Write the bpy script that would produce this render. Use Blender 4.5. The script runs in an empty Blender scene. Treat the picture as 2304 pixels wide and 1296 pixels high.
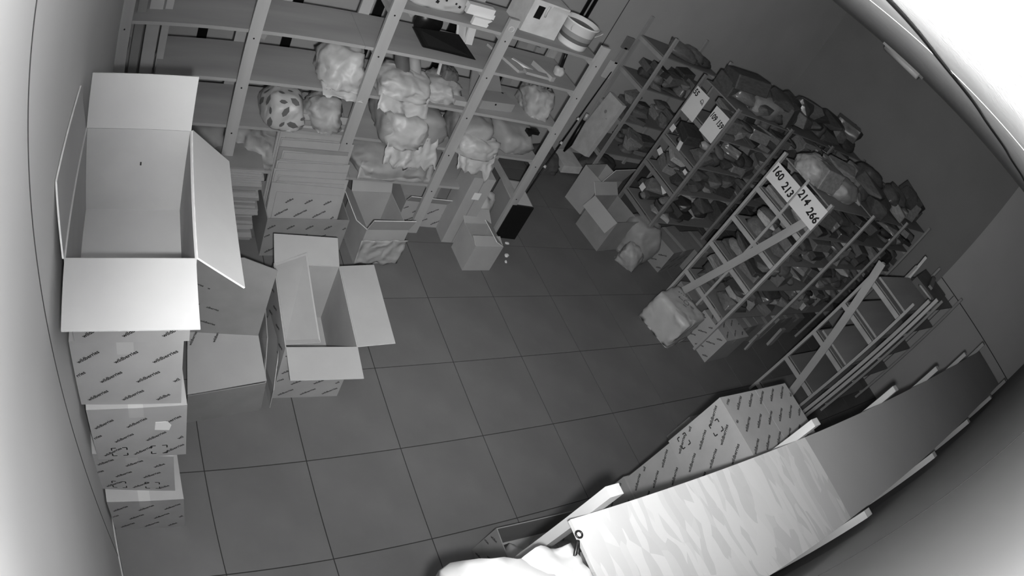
import bpy, bmesh, math, random
from mathutils import Vector, Matrix, Euler, noise
R = math.radians
rnd = random.Random(7)
sc = bpy.context.scene
COL = sc.collection

# ------------------------------------------------------------------ camera (ceiling-corner night camera, wide lens with barrel distortion)
CAM_POS = Vector((-0.33051, -2.6509, 3.22166))
CAM_AXES = [[0.819461, 0.004543, -0.573117], [-0.37577, 0.75931, -0.531268], [0.43276, 0.650714, 0.623932]]
LENS = (-0.04698329150215819, 3.522061828566089e-05, 1.8467178534454447e-05, -1.1962315272963567e-06)
cd = bpy.data.cameras.new('camera'); cam = bpy.data.objects.new('camera', cd); COL.objects.link(cam); sc.camera = cam
cd.type = 'PANO'; cd.sensor_width = 36; cd.sensor_fit = 'HORIZONTAL'; cd.clip_start = 0.01
cy = cd if hasattr(cd, 'panorama_type') else cd.cycles
cy.panorama_type = 'FISHEYE_LENS_POLYNOMIAL'; cy.fisheye_fov = 3.14
cy.fisheye_polynomial_k0 = 0
cy.fisheye_polynomial_k1, cy.fisheye_polynomial_k2, cy.fisheye_polynomial_k3, cy.fisheye_polynomial_k4 = LENS
m4 = Matrix(CAM_AXES).to_4x4(); m4.translation = CAM_POS; cam.matrix_world = m4

# ------------------------------------------------------------------ world, infrared lamps of the camera, exposure
world = bpy.data.worlds.new('world'); sc.world = world; world.use_nodes = True
world.node_tree.nodes['Background'].inputs[0].default_value = (0.02, 0.02, 0.02, 1)
world.node_tree.nodes['Background'].inputs[1].default_value = 1.0
vs = sc.view_settings
vs.view_transform = 'Standard'; vs.look = 'None'; vs.exposure = 0.0; vs.gamma = 1.0; vs.use_curve_mapping = False
LAMP_AT = CAM_POS + Vector((0.05, -0.045, -0.045))
def spot(name, target, power, angle, blend, radius=0.025, at=LAMP_AT):
    l = bpy.data.lights.new(name, 'SPOT'); l.energy = power; l.spot_size = R(angle); l.spot_blend = blend; l.shadow_soft_size = radius
    o = bpy.data.objects.new(name, l); COL.objects.link(o); o.location = at
    o.rotation_euler = (Vector(target) - at).to_track_quat('-Z', 'Y').to_euler(); return o
pl = bpy.data.lights.new('infrared_flood', 'POINT'); pl.energy = 42; pl.shadow_soft_size = 0.03
po = bpy.data.objects.new('infrared_flood', pl); COL.objects.link(po); po.location = LAMP_AT
spot('infrared_beam', (3.9, 1.35, 1.35), 480, 108, 1.0)
spot('infrared_near_beam', (0.58, -1.30, 0.0), 185, 63, 1.0)

# ------------------------------------------------------------------ materials (all grey: the picture is infrared)
def mat(name, v, rough=0.7, var=0.08, scale=8.0, stretch=(1, 1, 1), bump=0.0, bscale=60.0, spec=0.3, detail=4.0, kind='noise', obj=True, crease=0.0, cscale=9.0):
    m = bpy.data.materials.new(name); m.use_nodes = True; nt = m.node_tree; N = nt.nodes; L = nt.links
    b = N['Principled BSDF']; b.inputs['Roughness'].default_value = rough
    if 'Specular IOR Level' in b.inputs: b.inputs['Specular IOR Level'].default_value = spec
    tc = N.new('ShaderNodeTexCoord'); mp = N.new('ShaderNodeMapping'); mp.inputs['Scale'].default_value = stretch
    L.new(tc.outputs['Object' if obj else 'Generated'], mp.inputs['Vector'])
    if kind == 'flakes':
        t = N.new('ShaderNodeTexVoronoi'); t.inputs['Scale'].default_value = scale
        n2 = N.new('ShaderNodeTexNoise'); n2.inputs['Scale'].default_value = 3.0
        L.new(tc.outputs['Object'], n2.inputs['Vector'])
        mx = N.new('ShaderNodeVectorMath'); mx.operation = 'MULTIPLY_ADD'; mx.inputs[1].default_value = (0.10, 0.10, 0.10)
        L.new(n2.outputs['Color'], mx.inputs[0]); L.new(mp.outputs[0], mx.inputs[2]); L.new(mx.outputs[0], t.inputs['Vector'])
        sep = N.new('ShaderNodeSeparateColor'); L.new(t.outputs['Color'], sep.inputs[0]); fac = sep.outputs[0]
    else:
        t = N.new('ShaderNodeTexNoise'); t.inputs['Scale'].default_value = scale; t.inputs['Detail'].default_value = detail
        L.new(mp.outputs[0], t.inputs['Vector']); fac = t.outputs['Fac']
    r = N.new('ShaderNodeValToRGB'); lo, hi = max(0, v * (1 - var)), min(1, v * (1 + var))
    r.color_ramp.elements[0].position = 0.3; r.color_ramp.elements[1].position = 0.7
    r.color_ramp.elements[0].color = (lo, lo, lo, 1); r.color_ramp.elements[1].color = (hi, hi, hi, 1)
    L.new(fac, r.inputs[0]); L.new(r.outputs[0], b.inputs['Base Color'])
    if crease:
        n = N.new('ShaderNodeTexNoise'); n.noise_type = 'RIDGED_MULTIFRACTAL'; n.inputs['Scale'].default_value = cscale; n.inputs['Detail'].default_value = 3; n.inputs['Distortion'].default_value = 0.6
        L.new(mp.outputs[0], n.inputs['Vector'])
        bp = N.new('ShaderNodeBump'); bp.inputs['Strength'].default_value = crease; bp.inputs['Distance'].default_value = 0.03
        L.new(n.outputs['Fac'], bp.inputs['Height']); L.new(bp.outputs[0], b.inputs['Normal'])
    elif bump:
        n = N.new('ShaderNodeTexNoise'); n.inputs['Scale'].default_value = bscale; n.inputs['Detail'].default_value = 6
        L.new(mp.outputs[0], n.inputs['Vector'])
        bp = N.new('ShaderNodeBump'); bp.inputs['Strength'].default_value = bump; bp.inputs['Distance'].default_value = 0.01
        L.new(n.outputs['Fac'], bp.inputs['Height']); L.new(bp.outputs[0], b.inputs['Normal'])
    return m
M = dict(
    tile=mat('dark_floor_tile', 0.135, 0.45, 0.10, 3, bump=0.05, bscale=40),
    grout=mat('dark_grout', 0.03, 0.9),
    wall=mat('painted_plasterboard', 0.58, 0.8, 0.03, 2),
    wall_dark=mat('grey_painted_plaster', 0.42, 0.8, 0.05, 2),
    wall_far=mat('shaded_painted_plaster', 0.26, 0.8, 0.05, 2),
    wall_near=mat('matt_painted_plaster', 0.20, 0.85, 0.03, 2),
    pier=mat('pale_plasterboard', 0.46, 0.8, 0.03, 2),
    ceiling=mat('textured_ceiling_panel', 0.80, 0.8, 0.05, 10, bump=0.5, bscale=90),
    seam=mat('dark_seam', 0.06, 0.9),
    pale_seam=mat('pale_joint', 0.75, 0.6),
    wood=mat('pine_timber', 0.35, 0.65, 0.16, 5, (1, 1, 0.12), bump=0.06, bscale=30),
    woodx=mat('pine_timber_long', 0.35, 0.65, 0.14, 5, (0.12, 1, 1), bump=0.06, bscale=30),
    pale_wood=mat('planed_pale_timber', 0.62, 0.6, 0.12, 6, (0.15, 1, 1)),
    shelf=mat('plywood_shelf', 0.32, 0.7, 0.16, 3, (0.25, 1.5, 1), bump=0.05, bscale=20),
    shelf_dark=mat('grey_shelf_board', 0.20, 0.7, 0.10, 3, (0.3, 1.5, 1)),
    osb=mat('strand_board', 0.40, 0.6, 0.085, 34, (1.0, 0.22, 1), bump=0.12, bscale=25, kind='flakes'),
    plain_board=mat('smooth_board', 0.28, 0.6, 0.04, 3),
    card=mat('cardboard', 0.34, 0.8, 0.05, 6, bump=0.03, bscale=30),
    card_in=mat('cardboard_inside', 0.34, 0.8, 0.04, 5, bump=0.03, bscale=30),
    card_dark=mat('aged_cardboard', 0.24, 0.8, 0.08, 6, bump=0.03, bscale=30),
    edge=mat('corrugated_edge', 0.62, 0.8, 0.10, 30),
    tape=mat('packing_tape', 0.42, 0.25, 0.05, 5, spec=0.5),
    ink=mat('black_ink', 0.012, 0.8),
    paper=mat('white_paper', 0.68, 0.7, 0.03, 4),
    plastic=mat('white_plastic_film', 0.42, 0.45, 0.08, 7, crease=0.8, cscale=8, spec=0.45),
    film=mat('milky_plastic_film', 0.32, 0.5, 0.15, 7, crease=1.0, cscale=7, spec=0.4),
    sack=mat('grey_sack', 0.27, 0.55, 0.12, 6, crease=0.35, cscale=5),
    dark_sack=mat('dark_sack', 0.11, 0.5, 0.15, 6, crease=0.4, cscale=6),
    black=mat('black_plastic', 0.008, 0.35, 0.1, 6),
    screen=mat('black_screen', 0.012, 0.25, 0.1, 6),
    white=mat('white_plastic', 0.66, 0.4, 0.03, 5, spec=0.5),
    metal=mat('bright_steel', 0.5, 0.3, 0.05, 5, spec=0.8),
    foam=mat('pale_foam_board', 0.52, 0.8, 0.10, 12, bump=0.1, bscale=60),
    cotton=mat('white_cotton', 0.36, 0.85, 0.06, 6, crease=0.5, cscale=4),
    lampglass=mat('opal_lamp_cover', 0.8, 0.3, 0.02),
)
TONE = {}
def tone(v, rough=0.6, glossy=False):
    k = (round(v, 2), rough, glossy)
    if k not in TONE:
        TONE[k] = mat('wrapped_grey_%02d' % int(v * 100), v, 0.3 if glossy else rough, 0.2, 9, crease=0.5, cscale=1.6, spec=0.5 if glossy else 0.25)
    return TONE[k]

# ------------------------------------------------------------------ helpers
def link(name, me, mt=None, parent=None):
    o = bpy.data.objects.new(name, me); COL.objects.link(o)
    if mt is not None and me is not None and not me.materials: me.materials.append(mt)
    if parent is not None: o.parent = parent
    return o
def tag(o, label, cat, group=None, kind=None):
    o['label'] = label
    if cat: o['category'] = cat
    if group: o['group'] = group
    if kind: o['kind'] = kind
    return o
def empty(name, loc=(0, 0, 0), rz=0.0, label=None, cat=None, group=None):
    o = bpy.data.objects.new(name, None); COL.objects.link(o); o.empty_display_size = 0.1
    o.location = loc; o.rotation_euler = (0, 0, rz)
    if label: tag(o, label, cat, group)
    return o
class MB:
    def __init__(s): s.v = []; s.f = []
    def add(s, vs, fs):
        n = len(s.v); s.v += [tuple(p) for p in vs]; s.f += [tuple(i + n for i in f) for f in fs]; return s
    def box(s, lo, hi):
        x0, y0, z0 = lo; x1, y1, z1 = hi
        return s.add([(x0,y0,z0),(x1,y0,z0),(x1,y1,z0),(x0,y1,z0),(x0,y0,z1),(x1,y0,z1),(x1,y1,z1),(x0,y1,z1)],
                     [(0,3,2,1),(4,5,6,7),(0,1,5,4),(1,2,6,5),(2,3,7,6),(3,0,4,7)])
    def bar(s, a, b, w, h, up=(0, 0, 1)):
        a, b, up = Vector(a), Vector(b), Vector(up); d = (b - a).normalized()
        if abs(d.dot(up)) > 0.98: up = Vector((0, 1, 0))
        x = d.cross(up).normalized(); y = x.cross(d).normalized(); vs = []
        for p in (a, b):
            for sx, sy in ((-1,-1),(1,-1),(1,1),(-1,1)): vs.append(p + x * (sx * w / 2) + y * (sy * h / 2))
        return s.add(vs, [(0,3,2,1),(4,5,6,7),(0,1,5,4),(1,2,6,5),(2,3,7,6),(3,0,4,7)])
    def slab(s, pts, t):          # polygon with thickness along its normal
        P = [Vector(p) for p in pts]; n = (P[1] - P[0]).cross(P[-1] - P[0]).normalized() * t; k = len(P)
        return s.add(P + [p - n for p in P], [tuple(range(k)), tuple(range(2*k-1, k-1, -1))] + [(i, i+k, (i+1)%k+k, (i+1)%k) for i in range(k)])
    def tube(s, pts, r, n=8, cap=True):
        P = [Vector(p) for p in pts]; rs = r if isinstance(r, (list, tuple)) else [r] * len(P); base = len(s.v)
        ref = None
        for i, p in enumerate(P):
            d = (P[min(i+1, len(P)-1)] - P[max(i-1, 0)]).normalized()
            if ref is None: ref = Vector((0, 0, 1)) if abs(d.z) < 0.9 else Vector((1, 0, 0))
            x = d.cross(ref).normalized(); y = d.cross(x).normalized(); ref = x.cross(d)
            for k in range(n):
                a = 2 * math.pi * k / n; s.v.append(tuple(p + (x * math.cos(a) + y * math.sin(a)) * rs[i]))
        for i in range(len(P) - 1):
            for k in range(n):
                s.f.append((base + i*n + k, base + i*n + (k+1) % n, base + (i+1)*n + (k+1) % n, base + (i+1)*n + k))
        if cap: s.f.append(tuple(base + k for k in reversed(range(n)))); s.f.append(tuple(base + (len(P)-1)*n + k for k in range(n)))
        return s
    def lathe(s, prof, n=28, c=(0, 0, 0)):
        base = len(s.v)
        for r, z in prof:
            for k in range(n):
                a = 2 * math.pi * k / n; s.v.append((c[0] + r * math.cos(a), c[1] + r * math.sin(a), c[2] + z))
        for i in range(len(prof) - 1):
            for k in range(n): s.f.append((base + i*n + k, base + i*n + (k+1) % n, base + (i+1)*n + (k+1) % n, base + (i+1)*n + k))
        return s
    def mesh(s, name, mt, smooth=False):
        me = bpy.data.meshes.new(name); me.from_pydata(s.v, [], s.f); me.update()
        bm = bmesh.new(); bm.from_mesh(me); bmesh.ops.recalc_face_normals(bm, faces=bm.faces); bm.to_mesh(me); bm.free()
        if mt: me.materials.append(mt)
        if smooth:
            for p in me.polygons: p.use_smooth = True
        return me
    def build_rim(s, name, mt, rim, parent=None):      # slab whose cut edges have their own material
        o = s.build(name, mt, parent); o.data.materials.append(rim)
        for p in o.data.polygons[2:]: p.material_index = 1
        return o
    def build(s, name, mt, parent=None, smooth=False): return link(name, s.mesh(name, mt, smooth), None, parent)
def boxo(name, lo, hi, mt, parent=None): return MB().box(lo, hi).build(name, mt, parent)

# lettering -----------------------------------------------------------------
def text_mesh(s):
    c = bpy.data.curves.new('lettering', 'FONT'); c.body = s; c.size = 1.0; c.align_x = 'CENTER'; c.align_y = 'CENTER'; c.resolution_u = 2
    c.offset = 0.03
    o = bpy.data.objects.new('lettering_source', c); COL.objects.link(o)
    bpy.context.view_layer.update()
    me = bpy.data.meshes.new_from_object(o.evaluated_get(bpy.context.evaluated_depsgraph_get()))
    vs = [tuple(v.co[:2]) for v in me.vertices]; fs = [tuple(p.vertices) for p in me.polygons]
    bpy.data.objects.remove(o); bpy.data.curves.remove(c); bpy.data.meshes.remove(me)
    return vs, fs
WORD = text_mesh('wildberries')
_tc = {}
def words(s):
    if s not in _tc: _tc[s] = text_mesh(s)
    return _tc[s]
def letters(mb, o, ux, uy, txt, size, cx, cy_, rot, lift=0.0012, squash=1.0):
    vs, fs = txt; o, ux, uy = Vector(o), Vector(ux), Vector(uy); n = ux.cross(uy).normalized() * lift
    c, s = math.cos(rot), math.sin(rot)
    mb.add([o + ux * (cx + size * (x * squash * c - y * s)) + uy * (cy_ + size * (x * squash * s + y * c)) + n for x, y in vs], fs)
WORD_ME = None
def word_part(parent, o, ux, uy, size, cx, cyy, rot, lift=0.0012, squash=1.0, txt='wildberries', name='printed_word'):
    vs, fs = words(txt); key = ('me', txt)
    if key not in _tc:
        me = bpy.data.meshes.new('printed_word'); me.from_pydata([(x, y, 0) for x, y in vs], [], fs); me.materials.append(M['ink']); _tc[key] = me
    o, ux, uy = Vector(o), Vector(ux).normalized(), Vector(uy).normalized(); n = ux.cross(uy).normalized(); uy = n.cross(ux)
    c, s_ = math.cos(rot), math.sin(rot); ax = ux * c + uy * s_; ay = uy * c - ux * s_; p = o + ux * cx + uy * cyy + n * lift
    w = link(name, _tc[key], None, parent)
    w.matrix_parent_inverse = Matrix.Identity(4)
    w.matrix_basis = Matrix(((ax.x*size*squash, ay.x*size, n.x*size, p.x), (ax.y*size*squash, ay.y*size, n.y*size, p.y), (ax.z*size*squash, ay.z*size, n.z*size, p.z), (0, 0, 0, 1)))
    return w
def print_face(parent, o, ux, uy, w, h, size=0.0235, rot=R(37), dx=0.138, dy=0.118, seed=0, skip=0.0, slant=0.45):
    # the printed word repeated over a carton face; words that would leave the face are left out
    q = random.Random(seed)
    hw = size * 2.3 * abs(math.cos(rot)) + size * 0.3 * abs(math.sin(rot)); hh = size * 2.3 * abs(math.sin(rot)) + size * 0.3
    ny = int(h / dy) + 2; nx = int(w / dx) + 2
    for j in range(-1, ny):
        for i in range(-2, nx):
            cx = (i + 0.55 + (j * slant) % 1.0) * dx; cyy = (j + 0.55) * dy
            if q.random() < skip: continue
            for txt, sh, ln in (('wildberries', 0.0, 1.0), ('wildbe', -1.15, 0.52), ('rries', 1.25, 0.42), ('wil', -1.8, 0.22), ('es', 1.9, 0.2)):
                px, py = cx + sh * size * math.cos(rot), cyy + sh * size * math.sin(rot)
                if px - hw * ln < 0.003 or px + hw * ln > w - 0.003 or py - hh * ln < 0.003 or py + hh * ln > h - 0.003: continue
                word_part(parent, o, ux, uy, size, px, py, rot, txt=txt); break

# cartons --------------------------------------------------------------------
TH = 0.006
def carton(label, loc, size, rz=0.0, flaps=None, faces=(), group=None, mt='card', closed=True, name='cardboard_carton', tape=True, fill=None, txt=0.0235, skip=0.0, marks=()):
    """flaps: dict side -> (length, angle above horizontal outward in degrees); sides -y +y -x +x. Base centre at loc."""
    w, d, h = size; t = empty(name, loc, rz, label, 'carton', group); mt_o = M[mt]
    if closed:
        body = boxo('carton_body', (-w/2, -d/2, 0), (w/2, d/2, h - 0.004), mt_o, t)
        g = 0.002
        for sx in (-1, 1):
            f = (-w/2, -d/2, h - 0.004), (-g, d/2, h)
            if sx > 0: f = (g, -d/2, h - 0.004), (w/2, d/2, h)
            boxo('top_flap', f[0], f[1], mt_o, t)
        if tape: MB().box((-0.03, -d/2, h), (0.03, d/2, h + 0.0008)).box((-0.03, -d/2 - 0.0008, h - 0.07), (0.03, -d/2, h)).build('tape_strip', M['tape'], t)
    else:
        b = MB()
        b.box((-w/2, -d/2, 0), (w/2, d/2, TH)); b.box((-w/2, -d/2, TH), (w/2, -d/2 + TH, h)); b.box((-w/2, d/2 - TH, TH), (w/2, d/2, h))
        b.box((-w/2, -d/2 + TH, TH), (-w/2 + TH, d/2 - TH, h)); b.box((w/2 - TH, -d/2 + TH, TH), (w/2, d/2 - TH, h))
        body = b.build('carton_body', mt_o, t)
        boxo('bottom_flap', (-w/2 + TH, -d/2 + TH, TH), (w/2 - TH, -0.002, TH + 0.005), M['card_in'], t)
        boxo('bottom_flap', (-w/2 + TH, 0.002, TH), (w/2 - TH, d/2 - TH, TH + 0.005), M['card_in'], t)
        for side, (ln, ang) in (flaps or {}).items():
            a = R(ang); o = {'-y': (0, -1), '+y': (0, 1), '-x': (-1, 0), '+x': (1, 0)}[side]; ov = Vector((o[0], o[1], 0)); tv = Vector((-o[1], o[0], 0))
            half = (w if o[0] == 0 else d) / 2 - 0.003; e = ov * ((d if o[0] == 0 else w) / 2); e.z = h
            far = e + ov * (ln * math.cos(a)) + Vector((0, 0, ln * math.sin(a)))
            P = [e - tv * half, e + tv * half, far + tv * half, far - tv * half]
            MB().slab(P, 0.006).build_rim('flap', M['card_in'], M['edge'], t)
    for (side, kw) in faces:
        k = dict(size=txt, skip=skip, seed=hash(label) % 1000 if False else len(label)); k.update(kw)
        if side == '-y': print_face(body, (-w/2, -d/2, 0), (1,0,0), (0,0,1), w, h - 0.02, **k)
        if side == '+x': print_face(body, (w/2, -d/2, 0), (0,1,0), (0,0,1), d, h - 0.02, **k)
        if side == '-x': print_face(body, (-w/2, d/2, 0), (0,-1,0), (0,0,1), d, h - 0.02, **k)
        if side == 'top': print_face(body, (-w/2, -d/2, h), (1,0,0), (0,1,0), w, d, **k)
    for (o, ux, uy, s) in marks:      # printed corner-bracket frame
        mb = MB(); o, ux, uy = Vector(o), Vector(ux), Vector(uy); n = ux.cross(uy).normalized() * 0.0012
        for cx, cz, sx, sz in ((0,0,1,1),(s,0,-1,1),(0,s,1,-1),(s,s,-1,-1)):
            for a, b_ in (((0,0),(0.3*s*sx,0)), ((0,0),(0,0.3*s*sz))):
                p = o + ux*cx + uy*cz + n; qv = p + ux*b_[0] + uy*b_[1]; dirv = (qv-p).normalized(); wv = dirv.cross(n.normalized()) * 0.003
                mb.add([p - wv, p + wv, qv + wv, qv - wv], [(0,1,2,3)])
        mb.build('printed_frame_mark', M['ink'], body)['kind'] = 'stuff'
    return t

# crumpled things --------------------------------------------------------------
def blob_mesh(name, size, seed, crump=0.12, sub=4, power=3.0, mt=None, flat=0.35, freq=2.2, planes=30, jit=0.20, mode='ridge', sharp=True):
    # stuffed, creased shape: random flat facets, then ridged wrinkles; the bottom is flattened where it rests
    q_ = random.Random(seed); N = []
    for _ in range(planes):
        n = Vector((q_.gauss(0, 1), q_.gauss(0, 1), q_.gauss(0, 1))).normalized()
        k = (abs(n.x)**power + abs(n.y)**power + abs(n.z)**power) ** (-1 / power)
        N.append((n, k * (1 - jit * q_.random())))
    for ax in ((1,0,0), (-1,0,0), (0,1,0), (0,-1,0), (0,0,1)): N.append((Vector(ax), 1 - 0.1 * q_.random()))
    bm = bmesh.new(); bmesh.ops.create_icosphere(bm, subdivisions=sub, radius=1.0)
    off = Vector((seed * 3.17 % 50, seed * 1.71 % 50, seed * 7.3 % 50)); sx, sy, sz = size
    for v in bm.verts:
        d = v.co.normalized(); r = 9.0
        for n, o in N:
            c = n.dot(d)
            if c > 0.05: r = min(r, o / c)
        r = min(r, (abs(d.x)**power + abs(d.y)**power + abs(d.z)**power) ** (-1 / power) * 1.06)
        q = d * freq + off; w = Vector((noise.noise(q * 0.7), noise.noise(q * 0.7 + Vector((9, 0, 0))), noise.noise(q * 0.7 + Vector((0, 9, 0))))) * 0.8
        n1 = 1 - 2.2 * abs(noise.noise(q * 1.3 + w)); n2 = 1 - 2.2 * abs(noise.noise(q * 3.1 + w * 2))
        r *= 1 + crump * (0.75 * n1 + 0.40 * n2 - 0.5)
        p = d * r; z = p.z
        if z < -flat: z = -flat - (z + flat) * 0.02
        v.co = Vector((p.x * sx / 2, p.y * sy / 2, (z + flat) / (1 + flat) * sz))
    me = bpy.data.meshes.new(name); bm.to_mesh(me); bm.free()
    zs = min(v.co.z for v in me.vertices)
    for v in me.vertices: v.co.z -= zs
    for p in me.polygons: p.use_smooth = True
    if mt: me.materials.append(mt)
    return me
def bag(label, cat, loc, size, seed, mt, rz=0.0, name='plastic_bag', group=None, parent=None, **kw):
    o = link(name, blob_mesh(name, size, seed, mt=mt, **kw), None, parent); o.location = loc; o.rotation_euler = (0, 0, rz)
    if label: tag(o, label, cat, group)
    return o
def cloth(name, corners, nu, nv, amp, seed, mt, parent=None, freq=4.0, t=0.004, ragged=0.5):
    a, b, c, d = [Vector(p) for p in corners]; vs = []; fs = []
    n = (b - a).cross(d - a).normalized()
    for j in range(nv + 1):
        for i in range(nu + 1):
            u, w = i / nu, j / nv; p = (a*(1-u) + b*u) * (1-w) + (d*(1-u) + c*u) * w
            q = Vector((u * freq + seed, w * freq * 0.6 + seed * 2, seed))
            rag = (1 - w) ** 2 * (noise.noise(Vector((u * freq * 1.0 + seed * 5, seed, 0))) * 1.0 + 0.25 * noise.noise(Vector((u * freq * 2.6 + seed, 0, seed))))
            vs.append(p + (d - a) * rag * ragged + n * amp * (1.2 - 2.6 * abs(noise.noise(q)) + 0.7 * noise.noise(q * 2.7)))
    for j in range(nv):
        for i in range(nu): k = j * (nu + 1) + i; fs.append((k, k + 1, k + nu + 2, k + nu + 1))
    mb = MB(); mb.v = [tuple(p) for p in vs]; mb.f = fs
    o = mb.build(name, mt, parent, True); md = o.modifiers.new('thickness', 'SOLIDIFY'); md.thickness = t; return o

# ================================================================== THE ROOM
X0, X1, Y0, Y1, ZC = -0.58, 7.62, -2.82, 2.30, 3.33
fl = boxo('floor', (X0 - 0.1, Y0 - 0.1, -0.12), (X1 + 0.1, Y1 + 0.1, -0.004), M['grout']); fl['kind'] = 'structure'
TILE = MB().box((0.003, 0.003, -0.004), (0.597, 0.597, 0.0)).mesh('tile', M['tile'])
for i in range(-1, 13):
    for j in range(-5, 4):
        t = link('tile', TILE, None, fl); t.location = (0.6 * i, 0.6 * j, 0); 
        x0, x1, y0, y1 = 0.6*i, 0.6*i + 0.6, 0.6*j, 0.6*j + 0.6
        t.location = (max(x0, X0), max(y0, Y0), 0)
        t.scale = ((min(x1, X1) - max(x0, X0)) / 0.6, (min(y1, Y1) - max(y0, Y0)) / 0.6, 1)
def struct(name, lo, hi, mt):
    o = boxo(name, lo, hi, mt); o['kind'] = 'structure'; return o
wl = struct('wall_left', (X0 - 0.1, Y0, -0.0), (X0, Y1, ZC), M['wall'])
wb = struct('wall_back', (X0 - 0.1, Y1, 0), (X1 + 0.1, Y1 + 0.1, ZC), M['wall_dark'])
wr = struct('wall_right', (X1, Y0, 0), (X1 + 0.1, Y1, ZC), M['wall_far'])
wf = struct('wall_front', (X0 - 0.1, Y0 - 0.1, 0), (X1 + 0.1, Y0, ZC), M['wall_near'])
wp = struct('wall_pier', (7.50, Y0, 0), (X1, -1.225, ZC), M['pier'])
ce = struct('ceiling', (X0 - 0.1, Y0 - 0.1, ZC), (X1 + 0.1, Y1 + 0.1, ZC + 0.1), M['ceiling'])
boxo('panel_seam', (X0, -1.677, 0.0), (X0 + 0.0015, -1.671, ZC), M['seam'], wl)
boxo('panel_seam', (1.197, Y0, 0), (1.203, Y0 + 0.0015, ZC), M['seam'], wf)
boxo('panel_seam', (7.4985, Y0, 1.695), (7.50, -1.225, 1.707), M['seam'], wp)
boxo('panel_seam', (7.4985, -1.512, 0), (7.50, -1.503, 1.69), M['seam'], wp)
boxo('panel_seam', (4.06, Y1 - 0.0015, 0), (4.07, Y1, ZC), M['seam'], wb)
boxo('ceiling_joint_strip', (1.36, Y0, ZC - 0.002), (1.385, Y1, ZC), M['pale_seam'], ce)
boxo('baseboard_left_strip', (X0, Y0, 0), (X0 + 0.008, Y1, 0.05), M['wall_dark'], wl)
for x, z1 in ((0.08, 1.30), (0.845, 1.30), (1.57, 1.30), (2.33, 1.30), (3.11, 1.35)):
    boxo('dark_wall_batten', (x - 0.045, Y1 - 0.02, 0), (x + 0.045, Y1, z1), M['black'], wb)
cnd = empty('cable_conduit', (3.63, Y1 - 0.02, 1.35), 0, 'pair of black vertical cable conduits on back wall behind the paint bucket', 'conduit')
for dx in (-0.035, 0.035): MB().tube([(dx, 0, 0), (dx, 0, ZC - 1.35)], 0.02, 8).build('conduit_pipe', M['black'], cnd, True)
cab = MB().tube([(0.4 + 0.1 * i, -2.0 + 0.012 * math.sin(i * 0.9), ZC - 0.008) for i in range(40)], 0.006, 6).build('ceiling_cable', M['black'], None, True)
tag(cab, 'thin black cable running along the bright ceiling', 'cable')
lamp = empty('ceiling_lamp', (6.1, 0.42, ZC), R(85), 'small elongated white ceiling lamp near right wall', 'lamp')
MB().box((-0.30, -0.06, -0.03), (0.30, 0.06, 0)).build('lamp_base', M['white'], lamp)
MB().tube([(-0.27, 0, -0.035), (0.27, 0, -0.035)], 0.045, 12).build('lamp_cover', M['lampglass'], lamp, True)

# ================================================================== LEFT WOODEN RACK
PX = (-0.545, 0.270, 1.077, 1.887, 2.711); RF, RB = 0.735, 1.245
NZ = (1.831, 1.530, 1.179, 0.830, 0.465); SZ = [z + 0.022 for z in NZ]    # nail heights, shelf undersides
SHT = 0.022; TOPS = [z + SHT for z in SZ]
rk = empty('wooden_shelf_rack', (PX[2], 0.99, 0), 0, 'long pine shelf rack along the back wall loaded with bags', 'shelf rack')
def part(mb, name, mt, root, smooth=False):
    o = mb.build(name, mt, root, smooth); o.matrix_parent_inverse = Matrix.Translation(-Vector(root.location)); return o
POST_T = 0.028
for i, x in enumerate(PX):
    top = 2.0
    fp = part(MB().box((x - 0.04, RF - POST_T, 0), (x + 0.04, RF, top)), 'post', M['wood'], rk)
    part(MB().box((x - 0.04, RB, 0), (x + 0.04, RB + POST_T, top)), 'post', M['wood'], rk)
    for j, z in enumerate(NZ):
        if (j == 0 and i < 2): continue
        part(MB().box((x - 0.02, RF, z - 0.022), (x + 0.02, RB, z + 0.022)), 'crosspiece', M['wood'], rk)
        MB().tube([(x, RF - POST_T - 0.002, z), (x, RF - POST_T + 0.01, z)], 0.006, 6).build('nail', M['black'], fp)
spans = {0: [(1.04, 2.74)], 1: [(-0.56, 0.98), (0.98, 2.74)], 2: [(-0.30, 1.06), (1.06, 2.74)], 3: [(-0.56, 1.10), (1.10, 2.74)], 4: [(-0.56, 1.20), (1.20, 2.30)]}
for j, sp in spans.items():
    for a, b in sp: part(MB().box((a + 0.001, RF + 0.001, SZ[j]), (b - 0.001, RB - 0.001, SZ[j] + SHT)), 'shelf_board', M['shelf'], rk)
part(MB().bar((1.42, RB + 0.045, 1.62), (1.70, RB + 0.045, 1.95), 0.02, 0.05), 'brace', M['woodx'], rk)
part(MB().bar((0.42, RB + 0.045, 1.25), (0.66, RB + 0.045, 1.92), 0.02, 0.06), 'brace', M['woodx'], rk)
MB().tube([(1.86 + 0.018*math.cos(a), RF - POST_T - 0.006, 1.925 + 0.018*math.sin(a)) for a in [i*0.52 for i in range(13)]], 0.004, 6)
part(MB().tube([(1.885 + 0.02*math.cos(a*0.5236), RF - POST_T - 0.006, 1.93 + 0.02*math.sin(a*0.5236)) for a in range(13)], 0.004, 6, False), 'screw_eye', M['metal'], rk, True)

T1, T2, T3, T4, T5 = TOPS
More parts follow.
